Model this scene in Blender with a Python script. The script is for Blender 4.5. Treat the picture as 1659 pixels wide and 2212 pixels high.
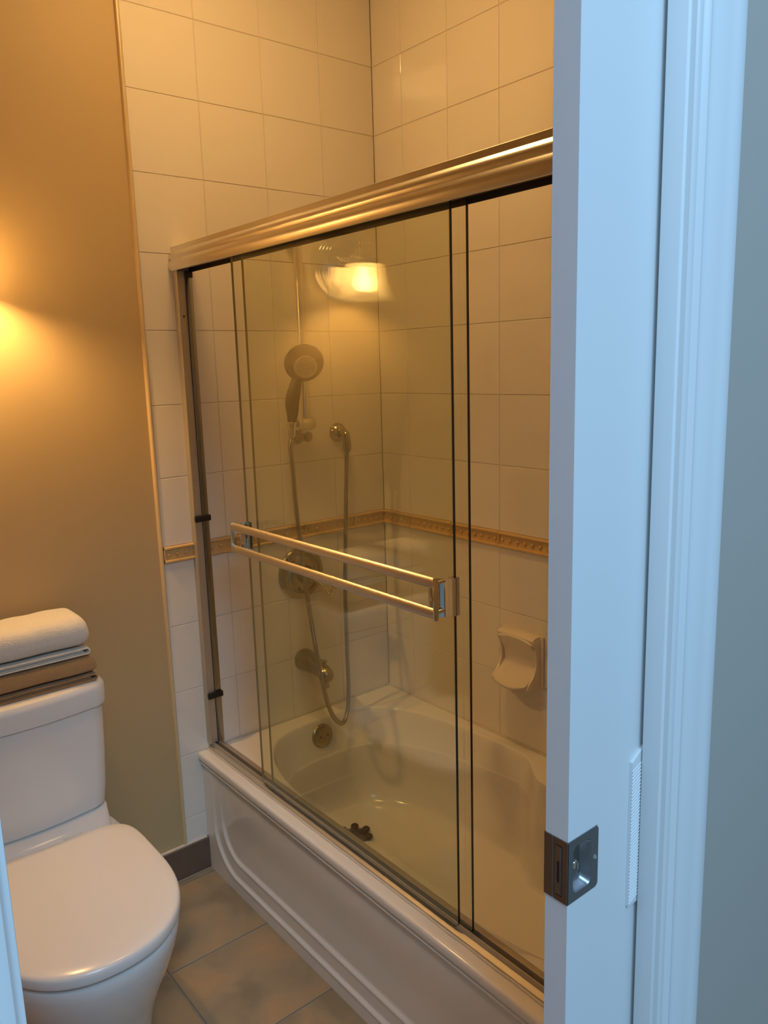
import bpy, bmesh, math, random
from mathutils import Vector, Matrix
random.seed(7)
S = bpy.context.scene
COL = S.collection
for o in list(bpy.data.objects):
    bpy.data.objects.remove(o)

# ------------------------------------------------------------------ camera
CAM = Vector((-1.6980, -2.0945, 1.5271))
yaw, pitch, roll, FPX = 0.6808, -0.1839, -0.0289, 1699.5
fw = Vector((math.sin(yaw) * math.cos(pitch), math.cos(yaw) * math.cos(pitch), math.sin(pitch)))
rt = Vector((math.cos(yaw), -math.sin(yaw), 0.0))
up = rt.cross(fw)
r2 = math.cos(roll) * rt + math.sin(roll) * up
u2 = -math.sin(roll) * rt + math.cos(roll) * up
cd = bpy.data.cameras.new('camera')
cam = bpy.data.objects.new('camera', cd)
COL.objects.link(cam)
cam.matrix_world = Matrix(((r2.x, u2.x, -fw.x, CAM.x), (r2.y, u2.y, -fw.y, CAM.y), (r2.z, u2.z, -fw.z, CAM.z), (0, 0, 0, 1)))
cd.sensor_fit = 'HORIZONTAL'
cd.sensor_width = 36.0
cd.lens = 36.0 * FPX / 1659.0
cd.clip_start = 0.02
S.camera = cam

# ------------------------------------------------------------------ world: cool daylight of the room the camera stands in
W = bpy.data.worlds.new('world')
S.world = W
W.use_nodes = True
bg = W.node_tree.nodes['Background']
bg.inputs['Color'].default_value = (0.40, 0.68, 1.0, 1)
bg.inputs['Strength'].default_value = 0.45
# daylight from the high window of the outer room, behind and above the camera
wl = bpy.data.lights.new('window_daylight', 'AREA')
wl.shape = 'RECTANGLE'
wl.size, wl.size_y = 1.4, 1.4
wl.energy = 88
wl.color = (0.40, 0.68, 1.0)
wo = bpy.data.objects.new('window_daylight', wl)
COL.objects.link(wo)
wo.location = (-1.9, -3.6, 3.6)
wo.rotation_euler = (Vector((-1.0, -1.6, 1.3)) - Vector(wo.location)).to_track_quat('-Z', 'Y').to_euler()

vs = S.view_settings
vs.view_transform = 'Standard'
vs.look = 'None'
vs.exposure = 0.0
vs.gamma = 1.0
vs.use_curve_mapping = False

BULB_STRENGTH = 620.0
DOME_STRENGTH = 41.0
BULB_COLOR = (1.0, 0.58, 0.20)

# ------------------------------------------------------------------ materials
def new_mat(name):
    m = bpy.data.materials.new(name)
    m.use_nodes = True
    nt = m.node_tree
    return m, nt, nt.nodes['Principled BSDF']

def mat(name, col, rough=0.5, metal=0.0, var=0.0, vscale=8.0, bump=0.0, bscale=20.0, spec=0.5, coat=0.0, rand=0.0, bdist=0.02):
    m, nt, b = new_mat(name)
    b.inputs['Base Color'].default_value = (*col, 1)
    b.inputs['Roughness'].default_value = rough
    b.inputs['Metallic'].default_value = metal
    b.inputs['Specular IOR Level'].default_value = spec
    b.inputs['Coat Weight'].default_value = coat
    geo = nt.nodes.new('ShaderNodeNewGeometry')
    if var or rand:
        hsv = nt.nodes.new('ShaderNodeHueSaturation')
        hsv.inputs['Color'].default_value = (*col, 1)
        n = nt.nodes.new('ShaderNodeTexNoise')
        n.inputs['Scale'].default_value = vscale
        n.inputs['Detail'].default_value = 4
        nt.links.new(geo.outputs['Position'], n.inputs['Vector'])
        mr = nt.nodes.new('ShaderNodeMapRange')
        mr.inputs['To Min'].default_value = 1 - var
        mr.inputs['To Max'].default_value = 1 + var
        nt.links.new(n.outputs['Fac'], mr.inputs['Value'])
        oi = nt.nodes.new('ShaderNodeObjectInfo')
        mr2 = nt.nodes.new('ShaderNodeMapRange')
        mr2.inputs['To Min'].default_value = 1 - rand
        mr2.inputs['To Max'].default_value = 1 + rand
        nt.links.new(oi.outputs['Random'], mr2.inputs['Value'])
        mu = nt.nodes.new('ShaderNodeMath')
        mu.operation = 'MULTIPLY'
        nt.links.new(mr.outputs['Result'], mu.inputs[0])
        nt.links.new(mr2.outputs['Result'], mu.inputs[1])
        nt.links.new(mu.outputs[0], hsv.inputs['Value'])
        nt.links.new(hsv.outputs['Color'], b.inputs['Base Color'])
    if bump:
        n2 = nt.nodes.new('ShaderNodeTexNoise')
        n2.inputs['Scale'].default_value = bscale
        n2.inputs['Detail'].default_value = 3
        nt.links.new(geo.outputs['Position'], n2.inputs['Vector'])
        bp = nt.nodes.new('ShaderNodeBump')
        bp.inputs['Strength'].default_value = bump
        bp.inputs['Distance'].default_value = bdist
        nt.links.new(n2.outputs['Fac'], bp.inputs['Height'])
        nt.links.new(bp.outputs['Normal'], b.inputs['Normal'])
    return m

def glass_mat(name, tint, film, film_fac):
    m = bpy.data.materials.new(name)
    m.use_nodes = True
    nt = m.node_tree
    nt.nodes.clear()
    out = nt.nodes.new('ShaderNodeOutputMaterial')
    tr = nt.nodes.new('ShaderNodeBsdfTransparent')
    tr.inputs['Color'].default_value = (*tint, 1)
    df = nt.nodes.new('ShaderNodeBsdfDiffuse')
    df.inputs['Color'].default_value = (*film, 1)
    gl = nt.nodes.new('ShaderNodeBsdfGlossy')
    gl.inputs['Roughness'].default_value = 0.0
    gl.inputs['Color'].default_value = (1, 1, 1, 1)
    geo = nt.nodes.new('ShaderNodeNewGeometry')
    dot = nt.nodes.new('ShaderNodeVectorMath')
    dot.operation = 'DOT_PRODUCT'
    nt.links.new(geo.outputs['Normal'], dot.inputs[0])
    nt.links.new(geo.outputs['Incoming'], dot.inputs[1])
    def mth(op, a, b=None):
        n = nt.nodes.new('ShaderNodeMath')
        n.operation = op
        for i, v in enumerate((a, b)):
            if v is None:
                continue
            if isinstance(v, (int, float)):
                n.inputs[i].default_value = v
            else:
                nt.links.new(v, n.inputs[i])
        return n.outputs[0]
    c = mth('ABSOLUTE', dot.outputs['Value'])
    f = mth('ADD', mth('MULTIPLY', mth('POWER', mth('SUBTRACT', 1.0, c), 5.0), 0.957), 0.043)
    mx1 = nt.nodes.new('ShaderNodeMixShader')
    mx1.inputs[0].default_value = film_fac
    nt.links.new(tr.outputs[0], mx1.inputs[1])
    nt.links.new(df.outputs[0], mx1.inputs[2])
    mx2 = nt.nodes.new('ShaderNodeMixShader')
    nt.links.new(f, mx2.inputs[0])
    nt.links.new(mx1.outputs[0], mx2.inputs[1])
    nt.links.new(gl.outputs[0], mx2.inputs[2])
    nt.links.new(mx2.outputs[0], out.inputs['Surface'])
    return m

M_TILE = mat('cream_glazed_tile', (0.80, 0.735, 0.63), 0.085, bump=0.14, bscale=7.0, rand=0.012, var=0.015, vscale=3.0)
M_GROUT = mat('tile_grout', (0.69, 0.61, 0.49), 0.85, var=0.08, vscale=30)
M_BORDER = mat('gold_border_tile', (0.66, 0.435, 0.18), 0.30, var=0.10, vscale=40, rand=0.04, bump=0.12, bscale=120, bdist=0.004)
M_EDGE = mat('cream_edge_trim', (0.66, 0.50, 0.27), 0.35, var=0.05)
M_PAINT = mat('khaki_wall_paint', (0.51, 0.375, 0.19), 0.55, var=0.03, vscale=2.0, bump=0.06, bscale=160, bdist=0.003)
M_CEIL = mat('ceiling_paint', (0.72, 0.68, 0.60), 0.8, bump=0.05, bscale=90, bdist=0.003)
M_FLOOR = None
M_BASE = mat('brown_base_tile', (0.15, 0.095, 0.065), 0.35, var=0.2, vscale=14)
M_FGROUT = mat('floor_grout', (0.30, 0.25, 0.19), 0.9, var=0.1, vscale=40)
M_CAULK = mat('white_caulk', (0.62, 0.56, 0.46), 0.5, var=0.1, vscale=30)
M_ENAMEL = mat('tub_enamel', (0.80, 0.755, 0.68), 0.13, var=0.012, vscale=2.0)
M_PORC = mat('toilet_porcelain', (0.80, 0.785, 0.75), 0.10, var=0.01, vscale=2.0)
M_SEAT = mat('toilet_seat_plastic', (0.82, 0.79, 0.745), 0.20, var=0.01, vscale=2.0)
M_CHAN = mat('anodised_channel', (0.52, 0.46, 0.36), 0.42, 0.55, var=0.03, vscale=5)
M_BAR = mat('brushed_bar', (0.74, 0.68, 0.60), 0.36, 1.0, var=0.03, vscale=5)
M_ALU = mat('satin_aluminium', (0.80, 0.75, 0.66), 0.30, 1.0, var=0.03, vscale=5)
M_CHROME = mat('polished_chrome', (0.80, 0.78, 0.74), 0.07, 1.0, var=0.01)
M_DARKFIN = mat('dark_reflection_strip', (0.30, 0.30, 0.31), 0.22, 1.0, var=0.02)  # reflection of the dark room on the channel edge, put into the colour
M_NICKEL = mat('satin_nickel', (0.32, 0.32, 0.33), 0.36, 1.0, var=0.04, vscale=60)
M_BRUSHED = mat('brushed_shower_metal', (0.42, 0.37, 0.28), 0.22, 1.0, var=0.03)
M_BLACK = mat('black_rubber', (0.008, 0.007, 0.007), 0.5, var=0.05)
M_GREYPL = mat('dark_grey_grip', (0.05, 0.04, 0.03), 0.5, var=0.05)
M_SHOWERPL = mat('shower_head_shell', (0.035, 0.028, 0.018), 0.35, 0.0, var=0.05)
M_NOZZLE = mat('shower_nozzle_face', (0.42, 0.37, 0.28), 0.45, var=0.12, vscale=160)
M_RUST = mat('rust_spot', (0.14, 0.05, 0.02), 0.7, var=0.2, vscale=60)
M_LITGL = mat('glass_edge_lit', (0.30, 0.22, 0.10), 0.4, var=0.05)  # pale copy of the glass edge, light through the pane painted in
M_DARKGL = mat('glass_edge_green', (0.035, 0.035, 0.022), 0.15, var=0.05)
M_TRACKIN = mat('dark_track_recess', (0.030, 0.024, 0.018), 0.5, var=0.05)
M_WHITE = mat('white_door_paint', (0.80, 0.80, 0.79), 0.42, var=0.012, vscale=3, bump=0.03, bscale=60, bdist=0.002)
M_TRIM = mat('white_trim_gloss', (0.80, 0.80, 0.79), 0.28, var=0.01, vscale=3)
M_HALL = mat('outer_room_paint', (0.47, 0.42, 0.36), 0.6, var=0.02, vscale=2, bump=0.05, bscale=160, bdist=0.003)
M_CARPET = mat('outer_room_carpet', (0.33, 0.29, 0.24), 0.95, var=0.15, vscale=150)
M_DRAIN = mat('dark_bronze_drain', (0.05, 0.022, 0.010), 0.4, 0.3, var=0.2, vscale=80)
M_SOAP = mat('soap_dish_ceramic', (0.80, 0.71, 0.58), 0.15, var=0.01)
M_GLASS = glass_mat('sliding_door_glass', (0.975, 0.982, 0.925), (0.58, 0.55, 0.38), 0.012)

def towel_mat(name, col):
    m, nt, b = new_mat(name)
    b.inputs['Roughness'].default_value = 0.95
    b.inputs['Specular IOR Level'].default_value = 0.1
    b.inputs['Sheen Weight'].default_value = 0.3
    geo = nt.nodes.new('ShaderNodeNewGeometry')
    n = nt.nodes.new('ShaderNodeTexNoise')
    n.inputs['Scale'].default_value = 330
    n.inputs['Detail'].default_value = 3
    nt.links.new(geo.outputs['Position'], n.inputs['Vector'])
    cr = nt.nodes.new('ShaderNodeMapRange')
    cr.inputs['To Min'].default_value = 0.82
    cr.inputs['To Max'].default_value = 1.12
    nt.links.new(n.outputs['Fac'], cr.inputs['Value'])
    hsv = nt.nodes.new('ShaderNodeHueSaturation')
    hsv.inputs['Color'].default_value = (*col, 1)
    nt.links.new(cr.outputs['Result'], hsv.inputs['Value'])
    nt.links.new(hsv.outputs['Color'], b.inputs['Base Color'])
    bp = nt.nodes.new('ShaderNodeBump')
    bp.inputs['Strength'].default_value = 0.6
    bp.inputs['Distance'].default_value = 0.004
    nt.links.new(n.outputs['Fac'], bp.inputs['Height'])
    nt.links.new(bp.outputs['Normal'], b.inputs['Normal'])
    return m
M_TOWELW = towel_mat('white_terry', (0.80, 0.75, 0.66))
M_TOWELB = towel_mat('brown_terry', (0.44, 0.265, 0.12))

def floor_mat():
    m, nt, b = new_mat('mottled_floor_tile')
    b.inputs['Roughness'].default_value = 0.38
    geo = nt.nodes.new('ShaderNodeNewGeometry')
    oi = nt.nodes.new('ShaderNodeObjectInfo')
    va = nt.nodes.new('ShaderNodeVectorMath')
    va.operation = 'ADD'
    nt.links.new(geo.outputs['Position'], va.inputs[0])
    nt.links.new(oi.outputs['Random'], va.inputs[1])
    n = nt.nodes.new('ShaderNodeTexNoise')
    n.inputs['Scale'].default_value = 6.5
    n.inputs['Detail'].default_value = 6
    n.inputs['Distortion'].default_value = 0.6
    nt.links.new(va.outputs[0], n.inputs['Vector'])
    cr = nt.nodes.new('ShaderNodeValToRGB')
    cr.color_ramp.elements[0].position = 0.34
    cr.color_ramp.elements[0].color = (0.24, 0.185, 0.115, 1)
    cr.color_ramp.elements[1].position = 0.68
    cr.color_ramp.elements[1].color = (0.40, 0.265, 0.14, 1)
    e = cr.color_ramp.elements.new(0.5)
    e.color = (0.31, 0.24, 0.15, 1)
    nt.links.new(n.outputs['Fac'], cr.inputs['Fac'])
    nt.links.new(cr.outputs['Color'], b.inputs['Base Color'])
    n2 = nt.nodes.new('ShaderNodeTexNoise')
    n2.inputs['Scale'].default_value = 45
    nt.links.new(geo.outputs['Position'], n2.inputs['Vector'])
    bp = nt.nodes.new('ShaderNodeBump')
    bp.inputs['Strength'].default_value = 0.15
    bp.inputs['Distance'].default_value = 0.004
    nt.links.new(n2.outputs['Fac'], bp.inputs['Height'])
    nt.links.new(bp.outputs['Normal'], b.inputs['Normal'])
    return m
M_FLOOR = floor_mat()

def emis(name, col, st):
    m = bpy.data.materials.new(name)
    m.use_nodes = True
    nt = m.node_tree
    nt.nodes.clear()
    o = nt.nodes.new('ShaderNodeOutputMaterial')
    e = nt.nodes.new('ShaderNodeEmission')
    e.inputs['Color'].default_value = (*col, 1)
    e.inputs['Strength'].default_value = st
    nt.links.new(e.outputs[0], o.inputs['Surface'])
    return m
M_BULB = emis('lit_bulb', BULB_COLOR, BULB_STRENGTH)

def shade_mat():
    m = bpy.data.materials.new('frosted_shade_glass')
    m.use_nodes = True
    nt = m.node_tree
    nt.nodes.clear()
    o = nt.nodes.new('ShaderNodeOutputMaterial')
    tl = nt.nodes.new('ShaderNodeBsdfTranslucent')
    tl.inputs['Color'].default_value = (0.50, 0.46, 0.38, 1)
    df = nt.nodes.new('ShaderNodeBsdfDiffuse')
    df.inputs['Color'].default_value = (0.6, 0.56, 0.48, 1)
    tr = nt.nodes.new('ShaderNodeBsdfTransparent')
    tr.inputs['Color'].default_value = (1, 0.97, 0.9, 1)
    a = nt.nodes.new('ShaderNodeMixShader')
    a.inputs[0].default_value = 0.2
    nt.links.new(tl.outputs[0], a.inputs[1])
    nt.links.new(df.outputs[0], a.inputs[2])
    b = nt.nodes.new('ShaderNodeMixShader')
    b.inputs[0].default_value = 0.03
    nt.links.new(a.outputs[0], b.inputs[1])
    nt.links.new(tr.outputs[0], b.inputs[2])
    nt.links.new(b.outputs[0], o.inputs['Surface'])
    return m
M_SHADE = shade_mat()

# ------------------------------------------------------------------ mesh helpers
ORG = {}

class MB:
    """collects geometry of one part, in world coordinates"""
    def __init__(s):
        s.v, s.f = [], []
    def add(s, vs_, fs_):
        k = len(s.v)
        s.v += [tuple(p) for p in vs_]
        s.f += [tuple(i + k for i in f) for f in fs_]
        return s
    def box(s, x0, x1, y0, y1, z0, z1):
        x0, x1 = sorted((x0, x1)); y0, y1 = sorted((y0, y1)); z0, z1 = sorted((z0, z1))
        return s.add([(x0, y0, z0), (x1, y0, z0), (x1, y1, z0), (x0, y1, z0), (x0, y0, z1), (x1, y0, z1), (x1, y1, z1), (x0, y1, z1)],
                     [(0, 3, 2, 1), (4, 5, 6, 7), (0, 1, 5, 4), (1, 2, 6, 5), (2, 3, 7, 6), (3, 0, 4, 7)])
    def loft(s, rings, cap0=True, cap1=True, closed=True):
        n = len(rings[0]); vs_ = [p for r in rings for p in r]; fs_ = []
        for i in range(len(rings) - 1):
            for j in range(n if closed else n - 1):
                k = (j + 1) % n
                fs_.append((i * n + j, i * n + k, (i + 1) * n + k, (i + 1) * n + j))
        if cap0: fs_.append(tuple(range(n))[::-1])
        if cap1: fs_.append(tuple((len(rings) - 1) * n + j for j in range(n)))
        return s.add(vs_, fs_)
    def lathe(s, o, ax, prof, n=32, cap=True):
        """prof: (radius, distance along axis)"""
        o = Vector(o); ax = Vector(ax).normalized()
        a = ax.orthogonal().normalized(); b = ax.cross(a)
        rings = [[o + ax * t + (a * math.cos(2 * math.pi * j / n) + b * math.sin(2 * math.pi * j / n)) * max(r, 1e-5) for j in range(n)] for r, t in prof]
        return s.loft(rings, cap, cap)
    def cyl(s, p0, p1, r, n=16, r1=None):
        p0, p1 = Vector(p0), Vector(p1)
        return s.lathe(p0, p1 - p0, [(r, 0), (r if r1 is None else r1, (p1 - p0).length)], n)
    def tube(s, path, r, n=12, cap=True):
        path = [Vector(p) for p in path]
        if not isinstance(r, (list, tuple)): r = [r] * len(path)
        t0 = (path[1] - path[0]).normalized(); a = t0.orthogonal().normalized(); rings = []
        for i, p in enumerate(path):
            t = (path[min(i + 1, len(path) - 1)] - path[max(i - 1, 0)]).normalized()
            a = (a - t * a.dot(t)).normalized(); b = t.cross(a)
            rings.append([p + (a * math.cos(2 * math.pi * j / n) + b * math.sin(2 * math.pi * j / n)) * r[i] for j in range(n)])
        return s.loft(rings, cap, cap)
    def extrude(s, poly, fn, t0, t1):
        """poly: list of 2D; fn(p,t)->3D"""
        return s.loft([[fn(p, t0) for p in poly], [fn(p, t1) for p in poly]])

def finish(me, smooth, angle=0.6):
    if smooth:
        for p in me.polygons: p.use_smooth = True
        me.set_sharp_from_angle(angle=angle)

def mk(name, mb, material, parent=None, smooth=True, bevel=0.0, seg=2, angle=0.6, org=None, weld=False):
    """link the collected geometry as one mesh object"""
    if org is None:
        org = ORG.get(parent, Vector((0, 0, 0))) if parent else Vector((0, 0, 0))
    org = Vector(org)
    me = bpy.data.meshes.new(name)
    me.from_pydata([tuple(Vector(p) - org) for p in mb.v], [], mb.f)
    me.validate()
    bm = bmesh.new()
    bm.from_mesh(me)
    if weld: bmesh.ops.remove_doubles(bm, verts=bm.verts, dist=1e-5)
    bmesh.ops.recalc_face_normals(bm, faces=bm.faces)
    if bevel:
        es = [e for e in bm.edges if len(e.link_faces) == 2 and e.calc_face_angle(0) > 0.7]
        bmesh.ops.bevel(bm, geom=es, offset=bevel, segments=seg, affect='EDGES', profile=0.5, clamp_overlap=True)
    bm.to_mesh(me)
    bm.free()
    for m in (material if isinstance(material, (list, tuple)) else [material]): me.materials.append(m)
    finish(me, smooth, angle)
    o = bpy.data.objects.new(name, me)
    COL.objects.link(o)
    if parent:
        o.parent = parent
        base = ORG.get(parent, Vector((0, 0, 0)))
        o.location = org - base
    else:
        o.location = org
    ORG[o] = org
    return o

def thing(name, label, cat, loc, group=None):
    o = bpy.data.objects.new(name, None)
    o.empty_display_size = 0.05
    COL.objects.link(o)
    o.location = loc
    ORG[o] = Vector(loc)
    o['label'] = label
    o['category'] = cat
    if group: o['group'] = group
    return o

def struct(o):
    o['kind'] = 'structure'
    return o

def piece(name, me, loc, parent):
    """a repeated piece sharing mesh data"""
    o = bpy.data.objects.new(name, me)
    COL.objects.link(o)
    o.parent = parent
    o.location = Vector(loc) - ORG.get(parent, Vector((0, 0, 0)))
    return o

def catmull(pts, n):
    pts = [Vector(p) for p in pts]
    P = [2 * pts[0] - pts[1]] + pts + [2 * pts[-1] - pts[-2]]
    out = []
    for i in range(1, len(P) - 2):
        for k in range(n):
            t = k / n
            a, b, c, d = P[i - 1], P[i], P[i + 1], P[i + 2]
            out.append(0.5 * ((2 * b) + (c - a) * t + (2 * a - 5 * b + 4 * c - d) * t * t + (3 * b - a - 3 * c + d) * t ** 3))
    out.append(pts[-1])
    return out

# ------------------------------------------------------------------ room shell
T = 0.2032
CEIL = 2.74
YN = -1.50            # bathroom side of the door wall
YF = -1.605           # outer side of the door wall
XL = -2.35            # left wall of the bathroom
XS = -0.814           # left edge of the tiled surround

floor = struct(mk('floor', MB().box(XL - 0.1, 0.12, YF, 0.10, -0.12, -0.004), M_FGROUT, smooth=False))
outer_floor = struct(mk('floor_outer_room', MB().box(-4.2, 2.2, -5.2, YF, -0.12, 0.0), M_CARPET, smooth=False))
FT = 0.3145
def bev_box_mesh(name, sx, sy, sz, material, bv=0.0015):
    """box centred in x and y (or as given), bevelled"""
    mb = MB().box(-sx / 2, sx / 2, -sy / 2, sy / 2, -sz / 2, sz / 2)
    me = bpy.data.meshes.new(name)
    me.from_pydata(mb.v, [], mb.f)
    bm = bmesh.new(); bm.from_mesh(me)
    bmesh.ops.bevel(bm, geom=bm.edges, offset=bv, segments=1, affect='EDGES')
    bmesh.ops.recalc_face_normals(bm, faces=bm.faces)
    bm.to_mesh(me); bm.free()
    me.materials.append(material)
    return me
cache = {}
def tmesh(name, sx, sy, sz, material, bv):
    k = (name, round(sx, 4), round(sy, 4), round(sz, 4))
    if k not in cache: cache[k] = bev_box_mesh(name, sx, sy, sz, material, bv)
    return cache[k]
xs = [-0.7205 - FT * i for i in range(-1, 7)]
ys = [-0.0275 - FT * i for i in range(-1, 6)]
for i in range(len(xs) - 1):
    for j in range(len(ys) - 1):
        x1, x0 = min(xs[i], -0.70), max(xs[i + 1], XL)
        y1, y0 = min(ys[j], 0.004), max(ys[j + 1], -1.575)
        if x1 - x0 < 0.03 or y1 - y0 < 0.02: continue
        piece('floor_tile', tmesh('floor_tile', x1 - x0 - 0.005, y1 - y0 - 0.005, 0.008, M_FLOOR, 0.0015), ((x0 + x1) / 2, (y0 + y1) / 2, -0.004), floor)

ceiling = struct(mk('ceiling', MB().box(XL - 0.1, 0.12, YF, 0.12, CEIL, CEIL + 0.08), M_CEIL, smooth=False))
wall_back = struct(mk('wall_back', MB().box(XL - 0.1, 0.12, 0.0075, 0.12, 0, CEIL), M_PAINT, smooth=False))
wall_right = struct(mk('wall_right', MB().box(0.0075, 0.12, YN, 0.0075, 0, CEIL), M_PAINT, smooth=False))
wall_left = struct(mk('wall_left', MB().box(XL - 0.1, XL, YN, 0.0075, 0, CEIL), M_PAINT, smooth=False))
# door wall: two leaves around the door pocket on the right, solid on the left, lintel above
XJ = -0.876           # right jamb
XJL = -1.608          # left jamb
wf = MB()
wf.box(XJ + 0.018, 2.2, YF, -1.5815, 0, CEIL)
wf.box(XJ + 0.018, 2.2, -1.5355, YN, 0, CEIL)
wf.box(-4.2, XJL - 0.018, YF, YN, 0, CEIL)
wf.box(XJL - 0.018, XJ + 0.018, YF, YN, 2.07, CEIL)
wall_front = struct(mk('wall_front', wf, [M_HALL], smooth=False))

mk('grout_bed', MB().box(XS, 0.0, 0.0018, 0.0075, 0.105, CEIL), M_GROUT, wall_back, smooth=False)
mk('grout_bed', MB().box(0.0018, 0.0075, YN, 0.0018, 0.36, CEIL), M_GROUT, wall_right, smooth=False)

ZG = 1.2324
rows = [(ZG + T * k, ZG + T * (k + 1)) for k in range(0, 8)]
rows[-1] = (rows[-1][0], CEIL)
rows += [(1.0362, ZG), (0.7973, 0.9892), (0.594, 0.7973), (0.391, 0.594)]
low = [(0.188, 0.391), (0.105, 0.188)]
GAP = 0.0019
def tiles_back():
    cols = [(XS, -3 * 0.2035)] + [(-0.2035 * (k + 1), -0.2035 * k) for k in (2, 1, 0)]
    for ci, (x0, x1) in enumerate(cols):
        for z0, z1 in rows + (low if ci == 0 else []):
            if z1 - z0 < 0.02: continue
            piece('wall_tile', tmesh('wall_tile', x1 - x0 - GAP, 0.0075, z1 - z0 - GAP, M_TILE, 0.0011), ((x0 + x1) / 2, 0.00375, (z0 + z1) / 2), wall_back)
def tiles_right():
    y = [0.0, -0.1398]
    while y[-1] > YN + 0.02: y.append(max(y[-1] - 0.1997, YN))
    for j in range(len(y) - 1):
        for z0, z1 in rows:
            if z1 - z0 < 0.02: continue
            piece('wall_tile', tmesh('wall_tile_side', 0.0075, y[j] - y[j + 1] - GAP, z1 - z0 - GAP, M_TILE, 0.0011), (0.00375, (y[j] + y[j + 1]) / 2, (z0 + z1) / 2), wall_right)
    return y
tiles_back()
YJ = tiles_right()

def border_mesh(length, name):
    """listello: recessed field with raised rails, end fillets and a row of beads; local u = length, w = height, d = depth towards viewer"""
    key = (name, round(length, 3))
    if key in cache: return cache[key]
    L, H = length - 0.0016, 0.047
    mb = MB()
    def B(u0, u1, w0, w1, d1): mb.box(u0, u1, -d1, 0.006, w0, w1)
    B(-L / 2, L / 2, -H / 2, H / 2, 0.0015)
    for sg in (-1, 1):
        c = sg * (H / 2 - 0.0045)
        prof = [(0.0045, 0.0), (0.0043, 0.0055), (0.0025, 0.0085), (-0.0020, 0.0085), (-0.0043, 0.0035), (-0.0045, 0.0)]
        mb.extrude([(c + sg * a, d) for a, d in prof], lambda p, t: (t, -p[1] - 0.001, p[0]), -L / 2, L / 2)
        mb.box(sg * (L / 2 - 0.0035), sg * L / 2, -0.0058, 0, -H / 2, H / 2)
    n = max(1, round(length / 0.0272))
    for k in range(n):
        u = -L / 2 + (k + 0.5) * L / n
        if abs(u) > L / 2 - 0.006: continue
        mb.lathe((u, -0.0014, 0), (0, -1, 0), [(0.0062, 0), (0.0056, 0.0028), (0.0034, 0.0050), (0.0, 0.0057)], 8, cap=False)
    me = bpy.data.meshes.new(name)
    me.from_pydata(mb.v, [], mb.f)
    bm = bmesh.new(); bm.from_mesh(me)
    bmesh.ops.recalc_face_normals(bm, faces=bm.faces)
    bm.to_mesh(me); bm.free()
    me.materials.append(M_BORDER)
    finish(me, True, 0.7)
    cache[key] = me
    return me
ZB = (0.9892 + 1.0362) / 2
for x0, x1 in [(XS, -0.7055), (-0.7055, -0.5330), (-0.5330, -0.3310), (-0.3310, -0.1290), (-0.1290, 0.0)]:
    piece('border_tile', border_mesh(x1 - x0, 'border_tile'), ((x0 + x1) / 2, 0.0, ZB), wall_back)
yb = [0.0, -0.1390]
while yb[-1] > YN + 0.01: yb.append(max(yb[-1] - 0.1997, YN))
for j in range(len(yb) - 1):
    p = piece('border_tile', border_mesh(yb[j] - yb[j + 1], 'border_tile'), (0.0, (yb[j] + yb[j + 1]) / 2, ZB), wall_right)
    p.rotation_euler = (0, 0, -math.pi / 2)

# edge strip where tile meets paint, base tiles
pr = [(0.0, 0.0075), (0.0, -0.0008), (-0.003, -0.0028), (-0.0065, -0.0022), (-0.0088, 0.0010), (-0.0095, 0.0075)]
struct(mk('trim_1', MB().extrude([(XS - 0.0006 + a, b) for a, b in pr], lambda p, t: (p[0], p[1], t), 0.105, CEIL), M_EDGE))
base = struct(mk('baseboard_back', MB().box(XL, -0.742, -0.002, 0.0075, 0.0, 0.100), M_FGROUT, smooth=False))
xb = -0.742
while xb > XL + 0.05:
    x0 = max(xb - 0.30, XL)
    piece('base_tile', tmesh('base_tile', xb - x0 - 0.003, 0.009, 0.100, M_BASE, 0.002), ((xb + x0) / 2, -0.0045, 0.054), base)
    xb = x0
mk('caulk_bead', MB().box(XL, -0.748, -0.006, 0.006, 0.1035, 0.1075), M_CAULK, base, bevel=0.001)
mk('floor_grout_line', MB().box(XL, -0.748, -0.014, -0.008, 0.0, 0.0035), M_FGROUT, base)

# ------------------------------------------------------------------ doorway: pocket door, jambs, casing
DX = -1.0144
DF, DB = -1.575, -1.542
LZ0, LZ1, LX1 = 0.8895, 0.9715, -0.9575
dp = MB()
outl = [(DX, 0.012), (-0.26, 0.012), (-0.26, 2.04), (DX, 2.04), (DX, LZ1), (LX1, LZ1), (LX1, LZ0), (DX, LZ0)]
# notched slab: triangulated by hand into boxes sharing one outline
fs = []
n = len(outl)
vv = [(x, DF, z) for x, z in outl] + [(x, DB, z) for x, z in outl]
for i in range(n):
    j = (i + 1) % n
    fs.append((i, j, n + j, n + i))
def quad(a, off): return tuple(i + off for i in a)
extra = [(LX1, 0.012), (LX1, 2.04)]
vv += [(x, DF, z) for x, z in extra] + [(x, DB, z) for x, z in extra]
E0, E1, E2, E3 = 2 * n, 2 * n + 1, 2 * n + 2, 2 * n + 3
fs += [(0, E0, 6, 7), (4, 5, E1, 3), (E0, 1, 2, E1, 5, 6)]
fs += [(n + 0, E2, n + 6, n + 7), (n + 4, n + 5, E3, n + 3), (E2, n + 1, n + 2, E3, n + 5, n + 6)]
dp.add(vv, fs)
door = struct(mk('door_1', dp, M_WHITE, smooth=False))
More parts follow.
